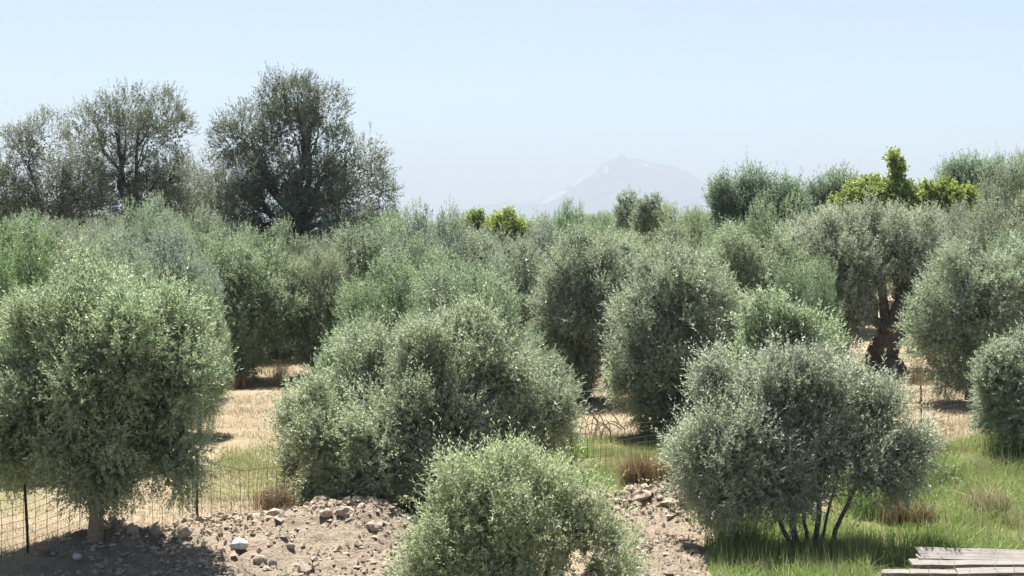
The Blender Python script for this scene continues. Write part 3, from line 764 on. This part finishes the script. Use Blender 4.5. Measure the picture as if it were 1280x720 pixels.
tag(stuff_grass('green_grass', sets, 'blade'), 'tall green grass with tan seed heads along the fence', 'grass')

# sparse straw and roots on the soil
sets = []
for poly, n in ((SOIL_R, 2600), (SOIL_L, 1500)):
    x, y = scatter(g, poly, n, .7, 1.5, 40); v, f, t, d = blades(g, x, y, g.uniform(.05, .2, n), .006, 1.1, False, 1.0); sets.append((v, f, t, d))
tag(stuff_grass('straw_litter', sets, 'blade'), 'thin straw litter strewn over the bare soil', 'litter')

# ================================================================== soil clods, rocks
ICO_V = unit(np.array([(-1, 1.618, 0), (1, 1.618, 0), (-1, -1.618, 0), (1, -1.618, 0), (0, -1, 1.618), (0, 1, 1.618), (0, -1, -1.618), (0, 1, -1.618), (1.618, 0, -1), (1.618, 0, 1), (-1.618, 0, -1), (-1.618, 0, 1)]))
ICO_F = np.array([(0, 11, 5), (0, 5, 1), (0, 1, 7), (0, 7, 10), (0, 10, 11), (1, 5, 9), (5, 11, 4), (11, 10, 2), (10, 7, 6), (7, 1, 8), (3, 9, 4), (3, 4, 2), (3, 2, 6), (3, 6, 8), (3, 8, 9), (4, 9, 5), (2, 4, 11), (6, 2, 10), (8, 6, 7), (9, 8, 1)])
def subdiv(V, F_):
    V = list(map(tuple, V)); cache = {}; out = []
    def midp(a, b_):
        key = (min(a, b_), max(a, b_))
        if key not in cache:
            p = (np.array(V[a]) + V[b_]) / 2; V.append(tuple(p / np.linalg.norm(p))); cache[key] = len(V) - 1
        return cache[key]
    for a, b_, c in F_:
        x, y, z = midp(a, b_), midp(b_, c), midp(c, a)
        out += [(a, x, z), (b_, y, x), (c, z, y), (x, y, z)]
    return np.array(V), np.array(out)
OCT_V = np.array([(1., 0, 0), (-1, 0, 0), (0, 1, 0), (0, -1, 0), (0, 0, 1), (0, 0, -1)])
OCT_F = np.array([(0, 2, 4), (2, 1, 4), (1, 3, 4), (3, 0, 4), (2, 0, 5), (1, 2, 5), (3, 1, 5), (0, 3, 5)])
ICO2 = subdiv(ICO_V, ICO_F)
cr_ = np.random.default_rng(77)
V, Fc, o = [], [], 0
for poly, n in ((SOIL_L, 11500), (SOIL_R, 3200), ('ridge', 520), ('heap', 220)):
    if poly == 'ridge': t_ = cr_.random(n); x = -5.7 + 4.2 * t_; y = 23.15 + .5 * t_ + cr_.normal(0, .28, n)
    elif poly == 'heap': x = cr_.normal(2.7, .6, n); y = cr_.normal(25.2, .35, n)
    else: x, y = scatter(cr_, poly, n, .6, 2.0, 60)
    m = (y > 17.5); x, y = x[m], y[m]
    size = .016 + .040 * cr_.random(len(x)) ** 2.6 + (cr_.random(len(x)) < .02) * cr_.uniform(.02, .05, len(x))
    if isinstance(poly, str): size = cr_.uniform(.025, .085, len(x)) * cr_.uniform(.6, 1, len(x))
    z = ground_z(x, y)
    CV, CF = (ICO_V, ICO_F) if isinstance(poly, str) else (OCT_V, OCT_F); nv = len(CV)
    jit = 1 + .36 * cr_.standard_normal((len(x), nv, 1))
    sc = size[:, None] * cr_.uniform(.7, 1.3, (len(x), 3)) * (1, 1, .8)
    a = cr_.uniform(0, 6.28, len(x)); ca, sa = np.cos(a), np.sin(a)
    v = CV[None] * jit * sc[:, None]
    v = np.stack([v[..., 0] * ca[:, None] - v[..., 1] * sa[:, None], v[..., 0] * sa[:, None] + v[..., 1] * ca[:, None], v[..., 2]], -1)
    v = v + np.stack([x, y, z + size * .16], 1)[:, None]
    V.append(v.reshape(-1, 3)); Fc.append((CF[None] + (np.arange(len(x)) * nv)[:, None, None]).reshape(-1, 3) + o); o += len(x) * nv
ob = link('soil_clods', mesh('soil_clods', np.vstack(V), np.vstack(Fc), [M['clod']]))
tag(ob, 'small broken clods of dug earth strewn over the soil banks', 'clods', kind='stuff')

def rock(name, px, py, d, wpx, hpx, mat, label, cat, seed, group=None, sharp=.2):
    r = np.random.default_rng(seed); V, Fc = ICO2
    p = at(px, py, d); k = d / F
    v = V * np.array((wpx * k / 2, wpx * k * .42, hpx * k / 2))
    n_ = vnoise(V * 1.7 + seed * 3.3, seed) - .5; n2 = vnoise(V * 4 + seed, seed + 1) - .5
    v = v * (1 + sharp * 2.2 * n_ + sharp * n2)[:, None]
    v[:, 2] = np.maximum(v[:, 2], -hpx * k * .38)
    ob = link(name, mesh(name, v, Fc, [M[mat]]), None, (p[0], d, gz(p[0], d) + hpx * k * .25)); ob.rotation_euler = (r.uniform(-.15, .15), r.uniform(-.15, .15), r.uniform(0, .6))
    return tag(ob, label, cat, group)
def on_ground(px, py):
    """distance at which the ground is seen at a pixel"""
    d = np.linspace(15, 60, 900); P = np.array([at(px, py, q) for q in d])
    z = ground_z(P[:, 0], P[:, 1]); k = np.argmax(P[:, 2] < z); return float(d[k])
for px, py, wp, hp, mt, lab, cat in [
    (300, 684, 24, 15, 'white_rock', 'large white stone on the sunlit soil bank', 'stone'),
    (325, 698, 20, 13, 'tan_rock', 'tan stone with flat top below the large white one', 'stone'),
    (341, 702, 11, 12, 'tan_rock', 'small upright tan stone beside the flat topped tan one', 'stone'),
    (364, 682, 11, 9, 'tan_rock', 'small grey brown stone halfway between white stone and forked twig', 'stone'),
    (333, 710, 9, 6, 'white_rock', 'tiny white stone below the flat topped tan one', 'stone'),
    (164, 660, 17, 19, 'clod', 'big dark clod standing just right of the mound', 'clod'),
    (195, 665, 15, 14, 'clod', 'lumpy clod between the dark clod and the fence post', 'clod'),
    (228, 664, 20, 16, 'clod', 'wide dark clod left of the nearest fence post', 'clod'),
    (432, 640, 22, 16, 'clod', 'highest clod on the ridge under the spreading olive', 'clod'),
    (408, 640, 18, 14, 'clod', 'brown clod just left of the highest one on the ridge', 'clod'),
    (468, 657, 20, 15, 'clod', 'round brown clod at the right end of the ridge', 'clod'),
    (96, 697, 12, 9, 'white_rock', 'pale stone half buried in the shaded mound', 'stone'),
    (800, 620, 26, 16, 'clod', 'knobbly clod at the left of the soil heap beyond the front bush', 'clod'),
    (835, 628, 22, 14, 'clod', 'brown clod in the middle of the soil heap beyond the front bush', 'clod'),
    (870, 622, 24, 16, 'clod', 'root covered clod at the right of the soil heap beyond the front bush', 'clod')]:
    rock('stone' if cat == 'stone' else 'soil_clod', px, py, on_ground(px, py + hp * .4), wp, hp, mt, lab, cat, int(px), sharp=.18 if cat == 'stone' else .4)

# ================================================================== wire fence
def fence_y(x): return 21.5 + (x + 7.6) * .82
fr = np.random.default_rng(91)
fx = -7.6; root = bpy.data.objects.new('wire_fence', None); C.objects.link(root); root.location = (0, 0, 0)
tag(root, 'rusty wire mesh fence on thin iron posts running back to the right', 'fence')
POSTX = [-9.9, -7.35, -5.18, -2.2, 1.2, 3.78, 7.0, 10.35, 13.4]
def f_ground(x): return ground_z(x, fence_y(x))
for x in POSTX:
    y = fence_y(x); z = gz(x, y); ln = fr.normal(0, .03, 2)
    v, q, t = tube([(x, y, z - .3), (x + ln[0] * .5, y, z + .5), (x + ln[0], y + ln[1], z + 1.05)], [.024, .023, .022], 6)
    link('post', mesh('post', v, [q, t], [M['post']]), root)
px_ = np.arange(-10.5, 13.6, .5); topw = 1.0 - .10 * np.abs(np.sin(px_ * 1.1)) + fr.normal(0, .012, len(px_))
pts = np.stack([px_, fence_y(px_) - .02, f_ground(px_) + topw], 1)
v, q, t = tube(pts, np.full(len(pts), .004), 4); link('top_wire', mesh('top_wire', v, [q, t], [M['rust']]), root)
parts = []
vx = np.arange(-10.5, 13.6, .135)
zb = f_ground(vx); tp = np.interp(vx, px_, topw)
wob = (fbm2(vx, vx * 0, .8, 5, 3) - .5) * .12
for i, x in enumerate(vx):
    y = fence_y(x) - .02; j = fr.normal(0, .012)
    parts.append(tube([(x, y, zb[i] - .05), (x + j, y - wob[i], zb[i] + .5), (x, y, zb[i] + tp[i])], [.0042] * 3, 3))
for hgt in np.arange(.08, .95, .125):
    hx = np.arange(-10.5, 13.6, .4); hz = f_ground(hx) + hgt * np.interp(hx, px_, topw) + fr.normal(0, .008, len(hx))
    parts.append(tube(np.stack([hx, fence_y(hx) - .024 - (fbm2(hx, hx * 0, .8, 5, 3) - .5) * .10, hz], 1), np.full(len(hx), .0036), 3))
V, Fc = join(parts); ob = link('wire_mesh', mesh('wire_mesh', V, Fc, [M['rust']]), root); ob['kind'] = 'stuff'

# ================================================================== planks
def plank(px, py, d, length, width, thick, rz, tilt, h, label, seed, roll=0):
    r = np.random.default_rng(seed); n = 14
    xs_ = np.linspace(0, length, n); bow = .012 * np.sin(xs_ / length * 3.1) * r.uniform(-1, 1) + r.normal(0, .002, n)
    w0 = -width / 2 + r.normal(0, .004, n); w1 = width / 2 + r.normal(0, .004, n)
    e = r.uniform(-.04, .04)
    V = np.stack([np.stack([xs_ + e * (xs_ == 0), w0, bow], 1), np.stack([xs_ - e * (xs_ == 0), w1, bow], 1),
                  np.stack([xs_ - e * (xs_ == 0), w1, bow + thick], 1), np.stack([xs_ + e * (xs_ == 0), w0, bow + thick], 1)], 1).reshape(-1, 3)
    i = np.arange(n - 1)[:, None] * 4
    F_ = np.concatenate([np.stack([i[:, 0] + a, i[:, 0] + 4 + a, i[:, 0] + 4 + (a + 1) % 4, i[:, 0] + (a + 1) % 4], 1) for a in range(4)] + [np.array([(0, 1, 2, 3)]), np.array([((n - 1) * 4 + 3, (n - 1) * 4 + 2, (n - 1) * 4 + 1, (n - 1) * 4)])])
    p = at(px, py, d)
    ob = link('plank', mesh('plank', V, F_, [M['wood']]), None, (p[0], d, gz(p[0], d) + h)); ob.rotation_euler = (tilt, roll, rz)
    return tag(ob, label, 'plank', 'weathered planks stacked in the grass')
plank(1148, 697, 20.95, 3.4, .30, .04, RAD(-2), RAD(22), .20, 'wide pale weathered plank on top of the stack', 1, RAD(1.2))
plank(1138, 708, 20.7, 3.6, .24, .05, RAD(1), RAD(8), .11, 'grey plank directly under the wide top one', 2)
plank(1146, 706, 20.9, 3.2, .22, .035, RAD(-1), RAD(4), .165, 'thin split plank wedged under the wide top one', 3, RAD(.6))
plank(1102, 716, 20.45, 1.6, .20, .05, RAD(-3), RAD(3), .04, 'lowest plank jutting out left of the stack', 4)
plank(1196, 717, 20.35, 2.6, .20, .04, RAD(2), RAD(10), .08, 'plank with a cut end low at the front of the stack', 5)
plank(1230, 714, 20.5, 2.4, .18, .03, RAD(-5), RAD(6), .10, 'short thin plank lying askew between the lower ones', 6)

# ================================================================== small plants and litter
def weed(name, px, py, d, wpx, hpx, n, label, cat, mat, seed, dry=1.0, lean=.5, leafy=0):
    r = np.random.default_rng(seed); p = at(px, py, d); x0, y0 = p[0], d; z0 = gz(x0, y0); k = d / F
    rad = wpx * k / 2; x = x0 + r.normal(0, rad * .4, n); y = y0 + r.normal(0, rad * .4, n)
    v, f, t, dd = blades(r, x, y, hpx * k * r.uniform(.4, 1.05, n), .006, lean, True, np.clip(r.normal(dry, .15, n), 0, 1))
    v = v - (x0, y0, z0)
    ob = link(name, mesh(name, v, f, [M[mat]], fattr={'tint': t, 'dry': dd}), None, (x0, y0, z0))
    return tag(ob, label, cat)
weed('dry_weed', 798, 598, 27.8, 46, 48, 900, 'russet dead weed clump in the green grass behind the soil heap', 'weed', 'russet', 1, 1, .45)
weed('dry_weed', 832, 600, 28.2, 70, 42, 900, 'brown shaded weed clump right of the russet one', 'weed', 'russet', 2, .8, .5)
weed('dead_brush', 292, 490, 44.5, 50, 26, 500, 'dark dead brush under the olive at the back of the straw clearing', 'brush', 'russet', 3, 1, .9)
weed('dry_weed', 350, 482, 45.0, 24, 42, 240, 'pale upright dry thistle between the two thin trunks of the clearing', 'weed', 'blade', 4, 1, .35)
weed('dry_weed', 345, 640, 25.6, 60, 34, 700, 'orange tinged dry weeds behind the fence at the left end of the spreading olive', 'weed', 'russet', 5, 1, .5)
weed('dry_weed', 1120, 640, 24.2, 40, 46, 420, 'brown dry weeds between the multi stemmed olive and the green grass', 'weed', 'russet', 6, .8, .5)
weed('dry_weed', 900, 640, 24.0, 60, 52, 700, 'tall mixed weeds left of the multi stemmed olive', 'weed', 'blade', 7, .3, .4)
weed('dry_weed', 1145, 476, 46.5, 40, 22, 300, 'dry bleached brush at the foot of the ancient hollow olive', 'brush', 'russet', 8, 1, .8)
weed('green_weed', 1085, 640, 24.8, 60, 50, 900, 'bright green weed clump right of the multi stemmed olive', 'weed', 'blade', 9, 0, .4)
for k, (px, py, w_, h_, n_, mt, dr, lab) in enumerate([
    (1180, 610, 60, 62, 420, 'blade', .15, 'tall dark weed clump in the middle of the right hand grass'),
    (1235, 650, 70, 60, 420, 'blade', .85, 'straw coloured weed clump above the right end of the planks'),
    (1150, 660, 46, 44, 360, 'russet', .7, 'brown seeding weeds just above the left end of the planks'),
    (1255, 580, 60, 56, 380, 'blade', .05, 'bright leafy weed clump below the low olive at the right edge'),
    (1165, 575, 50, 40, 300, 'russet', .4, 'dull weeds at the foot of the fence post right of the multi stemmed olive'),
    (925, 690, 80, 56, 600, 'blade', .1, 'dark green weeds in the shade left of the bare stems'),
    (1075, 700, 50, 40, 300, 'blade', .6, 'mixed dry and green weeds between the bare stems and the planks'),
    (720, 575, 50, 34, 300, 'blade', .2, 'green weeds at the foot of the fence post in the centre gap')]):
    weed('dry_weed' if dr > .5 else 'green_weed', px, py, on_ground(px, py), w_, h_, n_, lab, 'weed', mt, 40 + k, dr, .5)
# arching dry stems beside the ditch
parts = []; r = np.random.default_rng(12); p0 = at(745, 545, 34.2); z0 = gz(p0[0], 34.2)
for k in range(12):
    a = r.uniform(-.5, .5); rx = r.uniform(.25, .6) * (-1 if k % 3 == 0 else 1); hh = r.uniform(.35, .75); bx = r.normal(0, .2)
    pts = bezier(np.array((bx, 0, 0.)), np.array((bx + .15 * rx, a, hh * 1.7)), np.array((bx + rx, a, hh * .55)), 8)
    parts.append(tube(pts, np.linspace(.009, .014, 8), 4))
V, Fc = join(parts); tag(link('arching_grass', mesh('arching_grass', V, Fc, [M['twig']]), None, (p0[0], 34.2, z0)), 'pale dry stems arching over the shaded ditch behind the green grass', 'grass')
# dead twigs
def twig(px, py, e_px, e_py, d, d2, r0, label, seed, fork=True):
    r = np.random.default_rng(seed); a = at(px, py, d); b_ = at(e_px, e_py, d2)
    za, zb_ = gz(a[0], d), gz(b_[0], d2)
    A = np.array((0, 0, .03)); B = np.array((b_[0] - a[0], d2 - d, max(b_[2], zb_ + .03) - za))
    pts = bezier(A, (A + B) / 2 + r.normal(0, .04, 3) + (0, 0, .03), B, 7)
    ps = [tube(pts, np.linspace(r0, r0 * .5, 7), 6)]
    if fork: ps.append(tube(bezier(pts[3], pts[3] + (B - A) * .25 + (.03, 0, .08), pts[3] + (B - A) * .3 + (-.05, 0, .2), 5), np.linspace(r0 * .6, r0 * .3, 5), 5))
    V, Fc = join(ps); return tag(link('dead_branch', mesh('dead_branch', V, Fc, [M['twig']]), None, (a[0], d, za)), label, 'branch')
twig(436, 692, 448, 673, 22.6, 22.9, .022, 'forked grey twig stuck in the sunlit soil bank', 1)
twig(850, 690, 874, 676, 22.0, 22.4, .015, 'pale bare stick lying on the soil left of the weeds', 2, False)
twig(795, 696, 815, 702, 21.6, 21.5, .013, 'thin pale stick lying flat on the straw littered soil', 4, False)
twig(232, 622, 247, 640, 25.6, 25.2, .02, 'pale cut branch hanging behind the fence right of the round tree', 3)
# pink scrap
r = np.random.default_rng(4); p = at(52, 689, 22.0); d = on_ground(52, 690); p = at(52, 690, d)
n = 9; u, v_ = np.meshgrid(np.linspace(-.1, .1, n), np.linspace(-.07, .07, n))
zz = .03 + .05 * fbm2(u, v_, 14, 3, 3)
tag(link('pink_scrap', mesh('pink_scrap', np.concatenate([np.stack([u, v_, zz], -1).reshape(-1, 3), np.stack([u, v_, zz - .006], -1).reshape(-1, 3)]),
    [grid_faces(n, n), grid_faces(n, n)[:, ::-1] + n * n], [M['pink']]), None, (p[0], d, gz(p[0], d))), 'crumpled pink scrap lying on dry grass left of the mound', 'scrap')
